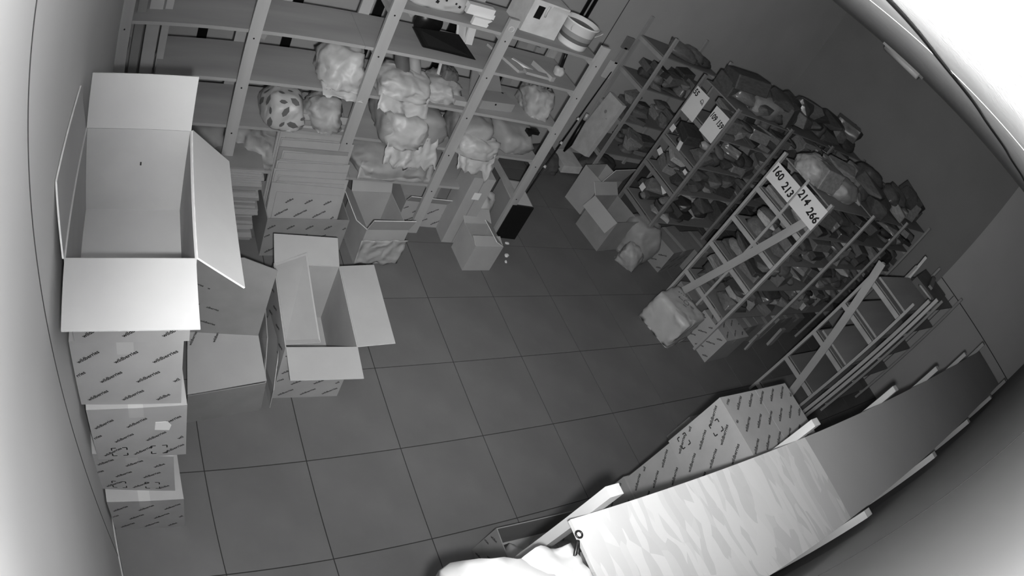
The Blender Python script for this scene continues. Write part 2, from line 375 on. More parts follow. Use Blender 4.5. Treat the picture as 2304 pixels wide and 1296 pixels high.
# --- top shelf
ps = empty('printed_sack', (1.38, 1.0, T1), 0, 'pale printed sack with black speckles on top shelf of pine rack', 'sack')
sk = bag(None, None, (0, 0, 0), (0.50, 0.30, 0.30), 3, M['plastic'], parent=ps, name='sack_body', crump=0.06, power=4)
mb = MB(); q = random.Random(4)
for k in range(26):
    x, z = q.uniform(-0.2, 0.2), q.uniform(0.05, 0.2); s = q.uniform(0.006, 0.014)
    mb.add([(x-s, -0.165, z-s*.6), (x+s*.7, -0.165, z-s), (x+s, -0.165, z+s*.5), (x-s*.5, -0.165, z+s)], [(0,1,2,3)])
word_part(ps, (0.0, -0.166, 0.21), (1,0,0), (0,0,1), 0.04, -0.05, 0.0, 0.1)
mb.build('printed_speckles', M['ink'], ps)['kind'] = 'stuff'
tp = empty('t_shaped_plate', (1.67, 0.80, T1), 0, 'bright white T-shaped plastic plate standing on top shelf edge', 'plate')
MB().box((-0.105, -0.02, 0.055), (0.105, 0.02, 0.088)).build('plate_bar', M['white'], tp)
MB().box((-0.11, -0.03, 0.090), (0.085, 0.03, 0.128)).build('plate_bar', M['white'], tp)
MB().slab([(-0.05, -0.02, 0), (0.065, -0.02, 0), (0.072, -0.02, 0.02), (0.06, -0.02, 0.03), (0.085, -0.02, 0.055), (-0.05, -0.02, 0.055)], -0.03).build('plate_stem', M['white'], tp)
wbx = empty('plywood_box', (2.235, 1.02, T1), R(-4), 'pale plywood box with a dark hand hole beside paint bucket', 'box')
MB().box((-0.16, -0.15, 0), (0.14, 0.15, 0.26)).build('box_body', M['foam'], wbx)
MB().box((-0.11, -0.152, 0.12), (-0.055, -0.15, 0.22)).build('hand_hole', M['black'], wbx)
MB().tube([(-0.03, -0.156, 0.24), (-0.035, -0.158, 0.19), (-0.028, -0.157, 0.15)], 0.008, 6).build('hanging_key', M['metal'], wbx, True)
MB().box((0.0, -0.156, 0.225), (0.15, -0.15, 0.245)).build('metal_clasp', M['metal'], wbx)
bk = empty('paint_bucket', (2.545, 0.90, T1), 0, 'white paint bucket with printed band on top shelf end', 'bucket')
MB().lathe([(0.0, 0.0), (0.115, 0.0), (0.118, 0.01), (0.135, 0.185), (0.142, 0.19), (0.142, 0.20), (0.130, 0.20), (0.112, 0.02), (0.0, 0.02)]).build('bucket_body', M['white'], bk, True)
MB().lathe([(0.1195, 0.03), (0.1295, 0.12)]).build('printed_band', M['sack'], bk, True)
MB().lathe([(0.1225, 0.05), (0.126, 0.08)]).build('dark_label', M['dark_sack'], bk, True)
MB().lathe([(0.0, 0.165), (0.126, 0.165)]).build('paint_surface', M['dark_sack'], bk, True)
MB().tube([(0.142*math.cos(a), 0.142*math.sin(a)*0.4 - 0.1, 0.19 - 0.10*math.sin(a)) for a in [i*math.pi/12 for i in range(13)]], 0.003, 5).build('wire_handle', M['metal'], bk, True)
# --- second shelf
mon = empty('flat_monitor', (1.62, 0.865, T2), R(-3), 'black flat monitor tilted back on second shelf', 'monitor')
MB().slab([(-0.19, 0.0, 0.005), (0.215, 0.0, 0.005), (0.075, 0.13, 0.105), (-0.29, 0.07, 0.105)], 0.02).build('monitor_case', M['black'], mon)
MB().slab([(-0.17, 0.007, 0.0115), (0.195, 0.007, 0.0115), (0.065, 0.122, 0.103), (-0.265, 0.068, 0.103)], 0.003).build('screen_glass', M['screen'], mon)
MB().tube([(-0.14, 0.20, 0.10), (-0.14, 0.215, 0.10)], 0.105, 24).build('round_stand_foot', M['black'], mon, True)
def stick(label, a, b, w, h, mt='pale_wood', name='timber_offcut', group='loose timber offcuts on the rack'):
    a, b = Vector(a), Vector(b); c = (a + b) / 2
    o = MB().bar(a - c, b - c, w, h).build(name, M[mt]); o.location = c; return tag(o, label, 'timber', group)
stick('bright short timber offcut lying diagonally on second shelf', (2.20, 0.99, T2 + 0.015), (2.325, 0.86, T2 + 0.015), 0.03, 0.025)
stick('dull round timber stub beside the black mop handle', (2.42, 1.02, T2 + 0.02), (2.49, 0.80, T2 + 0.02), 0.045, 0.04, 'wood')
stick('wide dull plank crossing second shelf beside third post', (2.09, 1.17, T2 + 0.012), (2.22, 0.82, T2 + 0.012), 0.09, 0.02, 'wood')
stick('low plank along the front edge of second shelf', (2.22, 0.80, T2 + 0.034), (2.42, 0.79, T2 + 0.034), 0.06, 0.02, 'wood')
stick('upright board leaning behind the black monitor', (1.80, 1.10, T2), (1.74, 1.20, T2 + 0.27), 0.09, 0.02)
stick('narrow upright board right of the leaning one behind monitor', (1.865, 1.10, T2), (1.86, 1.18, T2 + 0.24), 0.06, 0.02)
mop = empty('hand_brush', (2.63, 0.96, T2), 0, 'brush with black handle and pale round head on second shelf', 'brush')
MB().tube([(0, 0, 0.06), (-0.02, 0.01, 0.21)], 0.014, 8).build('handle', M['black'], mop, True)
link('brush_head', blob_mesh('brush_head', (0.09, 0.09, 0.075), 5, sub=3, mt=M['plastic']), None, mop)
# --- third shelf
bag('crumpled white plastic bag slumped over third shelf edge', 'bag', (0.935, 0.93, T3), (0.36, 0.42, 0.24), 11, M['plastic'], crump=0.16, freq=2.6)
cloth('bag_hem', [(0.80, 0.70, T3 - 0.03), (1.08, 0.69, T3 - 0.05), (1.08, 0.80, T3 + 0.03), (0.79, 0.80, T3 + 0.03)], 18, 8, 0.015, 3, M['plastic'], bpy.data.objects['plastic_bag']).matrix_parent_inverse = Matrix.Translation(-Vector((0.935, 0.93, T3)))
rb = empty('bag_of_rolls', (1.38, 0.90, T3), 0, 'white bag holding an upright dark roll on third shelf', 'bag')
link('bag_body', blob_mesh('bag_body', (0.40, 0.42, 0.17), 21, crump=0.14, mt=M['plastic'], freq=2.4), None, rb)
MB().tube([(0.0, -0.06, 0.07), (-0.04, 0.20, 0.30)], 0.052, 16, False).build('roll', M['dark_sack'], rb, True)
MB().tube([(0.0, -0.058, 0.072), (-0.004, -0.03, 0.10)], 0.036, 16).build('roll_core', M['sack'], rb, True)
MB().tube([(0.09, -0.02, 0.10), (0.06, 0.20, 0.30)], 0.045, 14).build('pale_roll', M['sack'], rb, True)
cloth('bag_hem', [(-0.20, -0.235, -0.06), (0.17, -0.235, -0.075), (0.19, -0.13, 0.04), (-0.18, -0.13, 0.06)], 20, 8, 0.014, 6, M['plastic'], rb)
jb = empty('bag_of_hardware', (1.70, 0.93, T3), 0, 'open bag of dark hardware odds and ends on third shelf', 'bag')
link('bag_body', blob_mesh('bag_body', (0.30, 0.34, 0.14), 31, crump=0.18, mt=M['film'], freq=2.6), None, jb)
link('dark_contents', blob_mesh('dark_contents', (0.16, 0.17, 0.19), 33, crump=0.2, mt=M['dark_sack'], freq=3), None, jb).location = (0.04, 0.03, 0.03)
MB().bar((-0.03, 0.02, 0.05), (-0.05, 0.05, 0.26), 0.02, 0.012).build('metal_strip', M['metal'], jb)
MB().box((0.06, -0.19, 0.03), (0.15, -0.12, 0.07)).build('small_packet', M['card'], jb)
pb = empty('panel_box', (2.15, 0.91, T3), R(6), 'flat pale box with taller panel behind it on third shelf', 'box')
MB().box((-0.15, -0.09, 0), (0.16, 0.07, 0.07)).build('box_body', M['plain_board'], pb)
MB().slab([(-0.16, 0.07, 0.0), (0.17, 0.07, 0.0), (0.06, 0.20, 0.24), (-0.16, 0.20, 0.24)], 0.015).build('leaning_panel', M['shelf_dark'], pb)
MB().tube([(-0.02, -0.0905, 0.05), (-0.02, -0.093, 0.05)], 0.008, 8).build('screw_hole', M['black'], pb)
MB().tube([(0.12, 0.06, 0.0705), (0.12, 0.06, 0.072)], 0.01, 8).build('screw_hole', M['black'], pb)
bag('bundle of wrinkled film packets at right end of third shelf', 'bundle', (2.57, 0.96, T3), (0.26, 0.36, 0.22), 41, M['film'], crump=0.2, name='film_bundle')
stick('dark narrow profile leaning in the film bundle', (2.60, 0.86, T3 + 0.02), (2.63, 1.0, T3 + 0.26), 0.02, 0.02, 'black')
# --- fourth shelf
pt = empty('patterned_bag', (0.615, 0.90, T4), 0, 'white bag printed with dark leaf shapes on fourth shelf', 'bag')
pbm = link('bag_body', blob_mesh('bag_body', (0.32, 0.40, 0.23), 51, crump=0.07, mt=M['plastic'], power=4), None, pt)
q = random.Random(9); mb = MB(); used = []
vv = [v for v in pbm.data.vertices if v.normal.dot(Vector((-0.2, -0.75, 0.6))) > 0.45]; q.shuffle(vv)
for v in vv:
    if len(used) > 17: break
    if any((v.co - u).length < 0.062 for u in used): continue
    used.append(v.co.copy()); n = v.normal; t1 = n.cross(Vector((0.3, 0.2, 1))).normalized(); t2 = n.cross(t1); a = q.uniform(0, 3.1); s_ = q.uniform(0.022, 0.044); w = s_ * 0.5
    ring = []
    for (x, y) in [(-s_, 0), (-s_*.2, -w), (s_*.6, -w), (s_, 0), (s_*.5, w*.8), (-s_*.3, w)]:
        x, y = x*math.cos(a) - y*math.sin(a), x*math.sin(a) + y*math.cos(a); p = v.co + t1*x + t2*y
        near = min(pbm.data.vertices, key=lambda k: (k.co - p).length_squared); p += n * max(0.0, (near.co - p).dot(n))
        ring.append(p + n * 0.006)
    mb.add(ring, [tuple(range(6))])
mb.build('printed_leaves', M['dark_sack'], pt)['kind'] = 'stuff'
bag('milky see-through bag beside the leaf-printed bag', 'bag', (0.915, 0.93, T4), (0.34, 0.42, 0.22), 61, M['film'], crump=0.20, freq=2.8, jit=0.35)
bs = empty('big_sack', (1.57, 0.92, T4), R(2), 'large grey sack with a white plastic cover hanging over fourth shelf', 'sack')
link('sack_body', blob_mesh('sack_body', (0.58, 0.48, 0.26), 71, crump=0.06, mt=M['sack'], power=3.4, freq=1.6), None, bs)
link('plastic_cover', blob_mesh('plastic_cover', (0.36, 0.34, 0.235), 73, crump=0.15, mt=M['plastic'], freq=2.6), None, bs).location = (-0.07, -0.12, 0.0)
cloth('torn_plastic_hem', [(-0.24, -0.29, -0.12), (0.20, -0.29, -0.14), (0.17, -0.20, 0.08), (-0.22, -0.20, 0.08)], 26, 10, 0.022, 9, M['plastic'], bs, 6)
MB().slab([(0.14, -0.15, 0.20), (0.20, -0.14, 0.20), (0.19, -0.10, 0.225), (0.13, -0.11, 0.225)], 0.002).build('paper_label', M['paper'], bs)
s2 = empty('tied_sack', (2.09, 0.92, T4), R(-3), 'second grey sack with white plastic drape beside third post', 'sack')
link('sack_body', blob_mesh('sack_body', (0.36, 0.46, 0.24), 81, crump=0.06, mt=M['sack'], power=3.2, freq=1.6), None, s2)
link('plastic_cover', blob_mesh('plastic_cover', (0.36, 0.26, 0.16), 83, crump=0.14, mt=M['plastic'], freq=2.4), None, s2).location = (0.02, -0.17, 0.0)
cloth('torn_plastic_hem', [(-0.13, -0.30, -0.10), (0.17, -0.30, -0.13), (0.18, -0.22, 0.04), (-0.14, -0.22, 0.04)], 20, 8, 0.018, 12, M['plastic'], s2, 5)
bag('dark grey rubbish sack at right end of fourth shelf', 'sack', (2.50, 0.97, T4), (0.40, 0.46, 0.20), 91, M['sack'], crump=0.08, name='rubbish_sack', freq=1.8)
bw = empty('black_bracket', (2.66, 0.86, T4 + 0.18), 0, 'black angular bracket lying on dark rubbish sack', 'bracket')
MB().box((-0.10, -0.02, 0.0), (0.02, 0.02, 0.03)).build('bracket_arm', M['black'], bw); MB().bar((-0.05, 0, 0), (-0.09, -0.02, -0.09), 0.03, 0.03).build('bracket_leg', M['black'], bw)
# --- fifth shelf
bag('grey printed bag at left end of lowest shelf', 'bag', (0.12, 0.95, T5), (0.34, 0.42, 0.24), 101, M['sack'], crump=0.09)
bag('wrinkled clear bag right of first post on lowest shelf', 'bag', (0.50, 0.95, T5), (0.36, 0.44, 0.21), 103, M['film'], crump=0.13)
bag('grey bundle behind the standing flattened cartons', 'bundle', (0.92, 1.0, T5), (0.42, 0.40, 0.20), 105, M['sack'], crump=0.10, name='grey_bundle')
lr = empty('plastic_film_roll', (1.56, 0.93, T5), R(3), 'long roll of milky plastic film filling the lowest shelf', 'roll')
link('roll_body', blob_mesh('roll_body', (0.74, 0.42, 0.19), 107, crump=0.06, mt=M['film'], power=4.0, freq=1.8), None, lr)
cloth('loose_film_edge', [(-0.33, -0.20, 0.01), (0.30, -0.20, 0.01), (0.32, -0.12, 0.12), (-0.30, -0.12, 0.12)], 24, 6, 0.012, 15, M['film'], lr, 5, ragged=0.1)
bag('small white crumpled bag pinned behind black computer case', 'bag', (2.50, 0.93, 0.001), (0.34, 0.34, 0.42), 111, M['plastic'], crump=0.15)
# --- left end behind the tall carton stack
def plank(label, a, b, w, h, mt='wood', group='timber lengths by the left wall'):
    return stick(label, a, b, w, h, mt, 'timber_length', group)
plank('dark timber length standing behind first rack post', (-0.46, 0.86, 0.0), (-0.46, 0.90, 1.95), 0.06, 0.06, 'shelf_dark')
plank('wide weathered plank with nail holes beside dark timber', (-0.36, 0.90, 0.0), (-0.37, 0.93, 1.75), 0.09, 0.03, 'shelf')
plank('narrow weathered plank right of the wide one', (-0.28, 0.92, 0.0), (-0.285, 0.94, 1.72), 0.05, 0.03, 'shelf')
hc = empty('hose_coil', (-0.16, 1.20, 1.02), 0, 'coil of grey hose hanging behind left end of rack', 'hose')
for k in range(5):
    r = 0.10 + 0.016 * k
    MB().tube([(r*math.cos(a*0.2618), 0.01*k + 0.006*math.sin(a), r*math.sin(a*0.2618)) for a in range(25)], 0.009, 7, False).build('hose_loop', M['shelf_dark'], hc, True)

# ================================================================== UNDER THE RACK AND IN FRONT OF IT
ORD = ('first','second','third','fourth','fifth','sixth','seventh','eighth','ninth','tenth','eleventh','twelfth','thirteenth','fourteenth','fifteenth','sixteenth','seventeenth','eighteenth','nineteenth','twentieth','twenty-first','twenty-second','twenty-third','twenty-fourth','twenty-fifth')
q = random.Random(21); z = 0.0; k = 0
while z < 0.62:
    h = q.uniform(0.018, 0.05); w = q.uniform(0.42, 0.46); x = 0.295 + q.uniform(-0.02, 0.02); y = 0.73 + q.uniform(-0.02, 0.02)
    o = empty('flat_carton', (x, y, z), q.uniform(-0.03, 0.03), ORD[k] + ' flattened carton from the floor in low pile by first post', 'carton', 'flattened cartons piled flat by the first post')
    half = h / 2
    MB().box((-w/2, -0.16, 0), (w/2, 0.16, half - 0.002)).build('lower_panel', M[q.choice(['card', 'card_dark', 'card_in'])], o)
    MB().box((-w/2 + 0.004, -0.16 + q.uniform(0, 0.012), half), (w/2 - 0.004, 0.155, h - 0.002)).build('upper_panel', M[q.choice(['card', 'card_dark', 'card'])], o)
    z += h; k += 1
mid = carton('open printed carton holding flattened cartons under the rack', (0.865, 0.62, 0), (0.60, 0.40, 0.36), R(2), None, [('-y', {})], mt='card_dark', closed=False)
q = random.Random(31)
for k in range(15):
    y = 0.47 + k * 0.021; zt = 0.50 + k * 0.031 + q.uniform(-0.02, 0.02); w = q.uniform(0.46, 0.53); x = 0.86 + q.uniform(-0.02, 0.02); tl = q.uniform(-0.03, 0.01)
    o = empty('folded_carton', (x, y, 0.02), q.uniform(-0.015, 0.015), ORD[k] + ' upright flattened carton from the front in open carton under rack', 'carton', 'flattened cartons standing in the open carton')
    mt = M[q.choice(['card', 'card_dark', 'card', 'card_in'])]
    MB().slab([(-w/2, 0, 0), (w/2, 0, 0), (w/2, 0.06, zt), (-w/2 - tl, 0.06, zt + tl)], 0.006).build('front_panel', mt, o)
    MB().slab([(-w/2 + 0.01, 0.009, 0), (w/2 - 0.012, 0.009, 0), (w/2 - 0.012, 0.069, zt - 0.012), (-w/2 + 0.01, 0.069, zt - 0.01)], 0.006).build('rear_panel', mt, o)
    if k == 0: print_face(o, (-w/2, -0.001, 0.02), (1,0,0), (0,0.12,0.993), w, zt - 0.03)
cw = carton('film-wrapped open carton left of third rack post', (1.44, 0.56, 0), (0.34, 0.42, 0.36), R(3), {'-y': (0.14, 70), '+y': (0.16, 60), '-x': (0.14, 40)}, mt='card', closed=False)
cloth('film_wrap', [(-0.18, -0.225, 0.02), (0.18, -0.225, 0.02), (0.19, -0.225, 0.27), (-0.19, -0.225, 0.27)], 22, 12, 0.010, 25, M['film'], cw, 5, ragged=0.12)
carton('printed carton with white sticker behind third rack post', (2.02, 0.99, 0), (0.50, 0.40, 0.27), R(-2), {'-y': (0.10, 60)}, [('-y', {})], mt='card', closed=False)
carton('plain carton at far right under pine rack', (2.44, 1.08, 0), (0.30, 0.30, 0.24), R(0), None, [('-y', {})], mt='card_dark')
tb = empty('tall_narrow_carton', (2.235, 0.72, 0), R(-2), 'tall narrow carton with white sticker leaning beside third post', 'carton')
MB().box((-0.10, -0.11, 0), (0.10, 0.11, 0.72)).build('carton_body', M['card'], tb); MB().box((-0.03, -0.1112, 0.50), (0.035, -0.11, 0.57)).build('white_sticker', M['paper'], tb)
MB().box((-0.004, -0.1108, 0.0), (0.004, -0.11, 0.72)).build('edge_seam', M['card_dark'], tb)
pc = empty('computer_case', (2.83, 0.86, 0), R(-4), 'black fronted computer case standing on floor by last post', 'computer')
MB().box((-0.11, -0.15, 0.0), (0.11, 0.20, 0.40)).build('side_panels', M['plain_board'], pc)
MB().box((-0.11, -0.17, 0.005), (0.11, -0.1502, 0.40)).build('front_bezel', M['black'], pc)
MB().box((-0.105, -0.14, 0.4002), (0.10, 0.18, 0.404)).build('top_panel', M['metal'], pc)
carton('small plain carton with loose flaps on floor before computer case', (2.345, 0.425, 0), (0.27, 0.27, 0.29), R(1), {'-y': (0.10, 165), '+y': (0.13, 25), '+x': (0.10, 150)}, mt='card', closed=False)
for i, (x, y, s) in enumerate(((2.82, 0.63, 0.05), (2.745, 0.475, 0.06), (2.70, 0.395, 0.035))):
    bag('torn paper scrap on dark floor beside small carton', 'scrap', (x, y, 0.0), (s, s * 0.7, 0.012), 120 + i, M['paper'], 0.6 * i, 'paper_scrap', 'paper scraps on the floor', sub=2)

# ================================================================== TALL STACK BY THE LEFT WALL
ST = [('-y', {})]
def frame_marks(w, d, h): return [((-w*0.32, -d/2, 0.03), (1,0,0), (0,0,1), 0.07), ((w*0.12, -d/2, 0.03), (1,0,0), (0,0,1), 0.07)]
carton('bottom printed carton of the tall stack by left wall', (-0.365, -1.21, 0), (0.40, 0.60, 0.39), R(-0.5), None, ST)
carton('second printed carton from bottom in tall stack, shifted left', (-0.375, -1.155, 0.392), (0.385, 0.60, 0.375), R(-4), None, ST, marks=frame_marks(0.385, 0.60, 0.37))
b3 = carton('third printed carton in tall stack with torn white label', (-0.355, -1.165, 0.769), (0.405, 0.60, 0.41), R(1), None, ST, marks=frame_marks(0.405, 0.60, 0.41))
MB().slab([(0.07, -0.302, 0.24), (0.13, -0.302, 0.23), (0.14, -0.302, 0.27), (0.125, -0.302, 0.30), (0.075, -0.302, 0.30)], -0.001).build('torn_label', M['paper'], b3)
carton('fourth printed carton in tall stack under the big open one', (-0.365, -1.15, 1.181), (0.40, 0.60, 0.385), R(-1), None, ST)
big = carton('big open carton on top of tall stack with flaps spread', (-0.350, -1.155, 1.568), (0.395, 0.60, 0.375), 0, {'-y': (0.21, -12), '+y': (0.19, 72)}, [('-y', {})], closed=False)
# left flap stands against the wall, right flap hangs out with corrugation lines
MB().slab([(-0.197, -0.297, 0.375), (-0.197, 0.297, 0.375), (-0.222, 0.27, 0.56), (-0.222, -0.20, 0.56)], 0.006).build_rim('flap', M['card_in'], M['edge'], big)
MB().slab([(0.197, -0.297, 0.375), (0.197, 0.297, 0.375), (0.345, 0.275, 0.265), (0.345, -0.310, 0.265)], 0.006).build_rim('flap', M['card_in'], M['edge'], big)
mb = MB()
for v in (-0.05, -0.065, -0.075, -0.14, -0.17, -0.262, -0.275):
    mb.bar((0.20, v, 0.3765), (0.343, v - 0.025, 0.2695), 0.003, 0.004)
mb.build('corrugation_lines', M['edge'], big)['kind'] = 'stuff'
MB().box((0.02, 0.2935, 0.22), (0.026, 0.2942, 0.235)).build('dark_speck', M['ink'], big)

# ================================================================== CARTONS BESIDE THE STACK
lc = empty('collapsed_carton', (0.19, -0.66, 0), 0, 'collapsed printed carton with raised back panel beside tall stack', 'carton')
def lp(mb, name, mt): o = mb.build(name, mt, lc); o.matrix_parent_inverse = Matrix.Translation(-Vector(lc.location)); return o
lp(MB().slab([(-0.06, -0.885, 0.0), (0.385, -0.835, 0.0), (0.385, -0.835, 0.30), (-0.06, -0.88, 0.28)], -0.006), 'front_panel', M['card_dark'])
lp(MB().slab([(-0.06, -0.885, 0.292), (0.392, -0.832, 0.305), (0.392, -0.52, 0.315), (-0.02, -0.46, 0.315)], -0.006), 'top_panel', M['card_in'])
lp(MB().slab([(-0.06, -0.48, 0.31), (0.390, -0.525, 0.31), (0.42, -0.50, 0.85), (0.235, -0.48, 0.92), (-0.06, -0.44, 0.86)], -0.006), 'raised_back_panel', M['card_dark'])
lp(MB().slab([(0.385, -0.835, 0.0), (0.43, -0.50, 0.0), (0.43, -0.50, 0.30), (0.385, -0.835, 0.295)], -0.006), 'side_panel', M['card_dark'])
LO = Vector(lc.location)
for (cx, cyy) in ((0.06, 0.40), (0.17, 0.36), (0.05, 0.26), (0.16, 0.22), (0.04, 0.14), (0.15, 0.10)):
    word_part(lc, Vector((-0.06, -0.4855, 0.31)) - LO, (1, -0.1, 0), (0, 0.06, 0.998), 0.020, cx, cyy, R(-18), 0.003)
for cx in (0.10, 0.24): word_part(lc, Vector((-0.06, -0.885, 0.297)) - LO, (1, 0.1, 0.02), (0, 1, 0.06), 0.022, cx, 0.34, R(58), 0.005)
for i, (a, dx) in enumerate(((0.40, 0.0), (0.445, 0.02))):
    o = MB().slab([(0, -0.31, 0.0), (0, 0.20, 0.0), (0.05 + dx, 0.18, 0.40), (0.02 + dx, -0.10, 0.42), (0, -0.30, 0.18)], 0.006).build('cardboard_sheet', M['card' if i else 'card_dark']); o.location = (a + 0.012 * i, -0.52, 0)
    tag(o, ('thin cardboard sheet leaning against collapsed carton', 'thin cardboard sheet leaning against open floor carton')[i], 'cardboard', 'cardboard sheets wedged between cartons')
ob = carton('open printed carton on floor with all flaps spread', (0.70, -0.465, 0), (0.415, 0.62, 0.52), R(-3), {'-y': (0.20, -5), '+y': (0.19, 22), '+x': (0.22, 8)}, [('-y', {}), ('-x', {})], closed=False)
MB().slab([(-0.205, -0.29, 0.52), (-0.205, 0.30, 0.52), (-0.02, 0.33, 0.60), (0.02, -0.22, 0.44)], 0.006).build_rim('flap', M['card'], M['edge'], ob)
MB().box((-0.15, -0.3125, 0.30), (-0.10, -0.311, 0.335)).build('white_sticker', M['paper'], ob)

# ================================================================== LADDER-FRAME RACKS ON THE RIGHT
def ladder_row(label, xs, y0, y1, levels, top, shelves=True, mt='wood', shelf_mt='shelf_dark', rungs_at=None, pw=0.04, mid=None, diag=None, tops=None):
    root = empty('ladder_shelf_rack', (xs[0], (y0 + y1) / 2, 0), 0, label, 'shelf rack', 'slim pine shelf racks on the right')
    for k, x in enumerate(xs):
        for y in (y0, y1):
            part(MB().box((x - pw/2, y - 0.013, 0), (x + pw/2, y + 0.013, top if tops is None else tops[k])), 'post', M[mt], root)
        for z in levels:
            part(MB().box((x - pw/2 - 0.012, y0 + 0.014, z - 0.045), (x - pw/2, y1 - 0.014, z)), 'rung', M[mt], root)
    if mid: part(MB().box((xs[0] - 0.035, mid - 0.012, 0.30), (xs[0] - 0.021, mid + 0.012, top)), 'post', M[mt], root)
    if diag: part(MB().bar((xs[0] - 0.05, diag[0], diag[1]), (xs[0] - 0.05, diag[2], diag[3]), 0.012, 0.075, (0, 0, 1)), 'brace', M[mt], root)
    if shelves:
        for z in levels:
            for k in range(len(xs) - 1):
                part(MB().box((xs[k] - 0.005 if k == 0 else xs[k] + 0.001, y0 + 0.014, z), (xs[k+1] - 0.001, y1 - 0.014, z + 0.012)), 'shelf_board', M[shelf_mt], root)
    return root
LV = (0.45, 0.85, 1.19, 1.55)
rowD = ladder_row('slim pine ladder rack against back wall beyond foam board', (4.43, 5.4), 1.76, 2.24, (0.40, 0.85, 1.30, 1.72), 1.97)
rowA = ladder_row('packed dark shelf rack with two square paper signs', (4.36, 5.35, 6.35, 7.35), 0.565, 1.12, LV, 1.93, mt='shelf_dark')
rowB = ladder_row('packed shelf rack with two long handwritten signs', (4.43, 5.42, 6.45, 7.38), -0.70, -0.05, LV, 1.95, mid=-0.40, diag=(-0.20, 0.28, -0.64, 1.69), tops=(1.95, 1.95, 1.98, 2.0))
rowC = ladder_row('nearly empty ladder rack right of the packed ones', (4.90, 5.95, 6.95), -1.69, -1.235, (0.14, 0.56, 0.95, 1.345, 1.69), 1.86, diag=(-1.235, 1.86, -1.60, 0.12))
for i, (dy, x, tz) in enumerate(((-1.775, 4.78, 2.02), (-1.815, 4.80, 2.08))):
    o = MB().bar((x, dy, 0), (x, dy - 0.01, tz), 0.03, 0.03, (1, 0, 0)).build('timber_pole', M['wood']); tag(o, ('shorter', 'taller')[i] + ' of two slim poles standing right of empty ladder rack', 'pole', 'slim poles by the empty rack')

# handwritten signs
def sign(label, y0, y1, z0, z1, x, texts, mt='paper', tilt=0.0, size=0.105):
    root = empty('paper_sign', (x, (y0 + y1) / 2, (z0 + z1) / 2), 0, label, 'sign', 'handwritten number signs on rack ends')
    w, h = abs(y1 - y0), z1 - z0
    s = MB().slab([(0, w/2, -h/2), (0, -w/2, -h/2), (0.0, -w/2, h/2 + tilt), (0, w/2, h/2)], -0.002).build('paper_sheet', M['paper'], root)
    for t, cy_, cz, sq in texts: word_part(s, (-0.0005, 0, 0), (0, -1, 0), (0, 0, 1), size, cy_, cz, R(-8), 0.0022, sq, t, 'handwritten_number')
sign('handwritten paper sign reading 160 213', -0.07, -0.39, 1.665, 1.85, 4.385, (('160', -0.09, 0.02, 0.85), ('213', 0.085, -0.015, 0.85)))
sign('handwritten paper sign reading 214 266', -0.42, -0.735, 1.675, 1.90, 4.36, (('214', -0.085, 0.03, 0.85), ('266', 0.08, -0.015, 0.85)))
sign('square paper sign with faint number 55', 1.10, 0.895, 1.50, 1.80, 4.32, (('55', -0.065, 0.09, 0.8),), size=0.085)
sign('square paper sign reading 109 159', 0.775, 0.57, 1.50, 1.80, 4.32, (('109', -0.055, 0.05, 0.7), ('159', 0.055, 0.04, 0.7)), size=0.085)

mb = MB(); SC = [(0.0, 0.0), (0.012, 0.028), (0.034, 0.022), (0.044, -0.006), (0.02, -0.016), (0.0, 0.0), (0.03, -0.002), (0.05, -0.022)]
for (y0, z0), (y1, z1) in zip(SC[:-1], SC[1:]): mb.bar((4.3175, 0.965 - y0, 1.71 + z0), (4.3175, 0.965 - y1, 1.71 + z1), 0.005, 0.001, (1, 0, 0))
sg = [o for o in bpy.data.objects if o.get('label') == 'square paper sign with faint number 55'][0]
scr = mb.build('handwritten_scribble', M['ink'], sg); scr.matrix_parent_inverse = Matrix.Translation(-Vector(sg.location)); scr['kind'] = 'stuff'
# goods packed on the racks: a few kinds, each copy an object of its own
PROT = []
def proto(me): PROT.append(me); return me
def hull_packet(seed):
    q_ = random.Random(seed); bm = bmesh.new()
    for _ in range(22):
        p = Vector((q_.uniform(-1, 1), q_.uniform(-1, 1), q_.uniform(-1, 1))); p /= max(abs(p.x), abs(p.y), abs(p.z)); p *= q_.uniform(0.85, 1.0)
        bm.verts.new((p.x * 0.5, p.y * 0.5, (p.z + 1) * 0.5))
    r = bmesh.ops.convex_hull(bm, input=bm.verts); bmesh.ops.delete(bm, geom=[v for v in bm.verts if not v.link_faces], context='VERTS')
    bmesh.ops.bevel(bm, geom=bm.edges[:], offset=0.02, segments=1, affect='EDGES')
    me = bpy.data.meshes.new('packet'); bm.to_mesh(me); bm.free(); return me
for s_ in range(4): proto(hull_packet(500 + s_))
for s_ in range(3): proto(blob_mesh('packet', (1, 1, 1), 200 + s_, crump=0.12, sub=3, power=5, freq=2.6, planes=14, jit=0.45))
for s_ in range(3):
    bm = bmesh.new(); bmesh.ops.create_cube(bm, size=1.0)
    bmesh.ops.bevel(bm, geom=bm.edges[:], offset=0.03, segments=1, affect='EDGES')
    for v in bm.verts: v.co += Vector((noise.noise(v.co * 2 + Vector((s_, 0, 0))), noise.noise(v.co * 2 + Vector((0, s_, 5))), 0)) * 0.06; v.co.z += 0.5
    me = bpy.data.meshes.new('parcel'); bm.to_mesh(me); bm.free(); proto(me)
proto(MB().tube([(-0.5, 0, 0.5), (0.5, 0, 0.5)], 0.5, 12).mesh('roll', None, True))
MC = {}
def goods_mesh(k, v, glossy):
    key = (k, round(v, 2), glossy)
    if key not in MC: me = PROT[k].copy(); me.materials.clear(); me.materials.append(tone(round(v, 2), glossy=glossy)); MC[key] = me
    return MC[key]
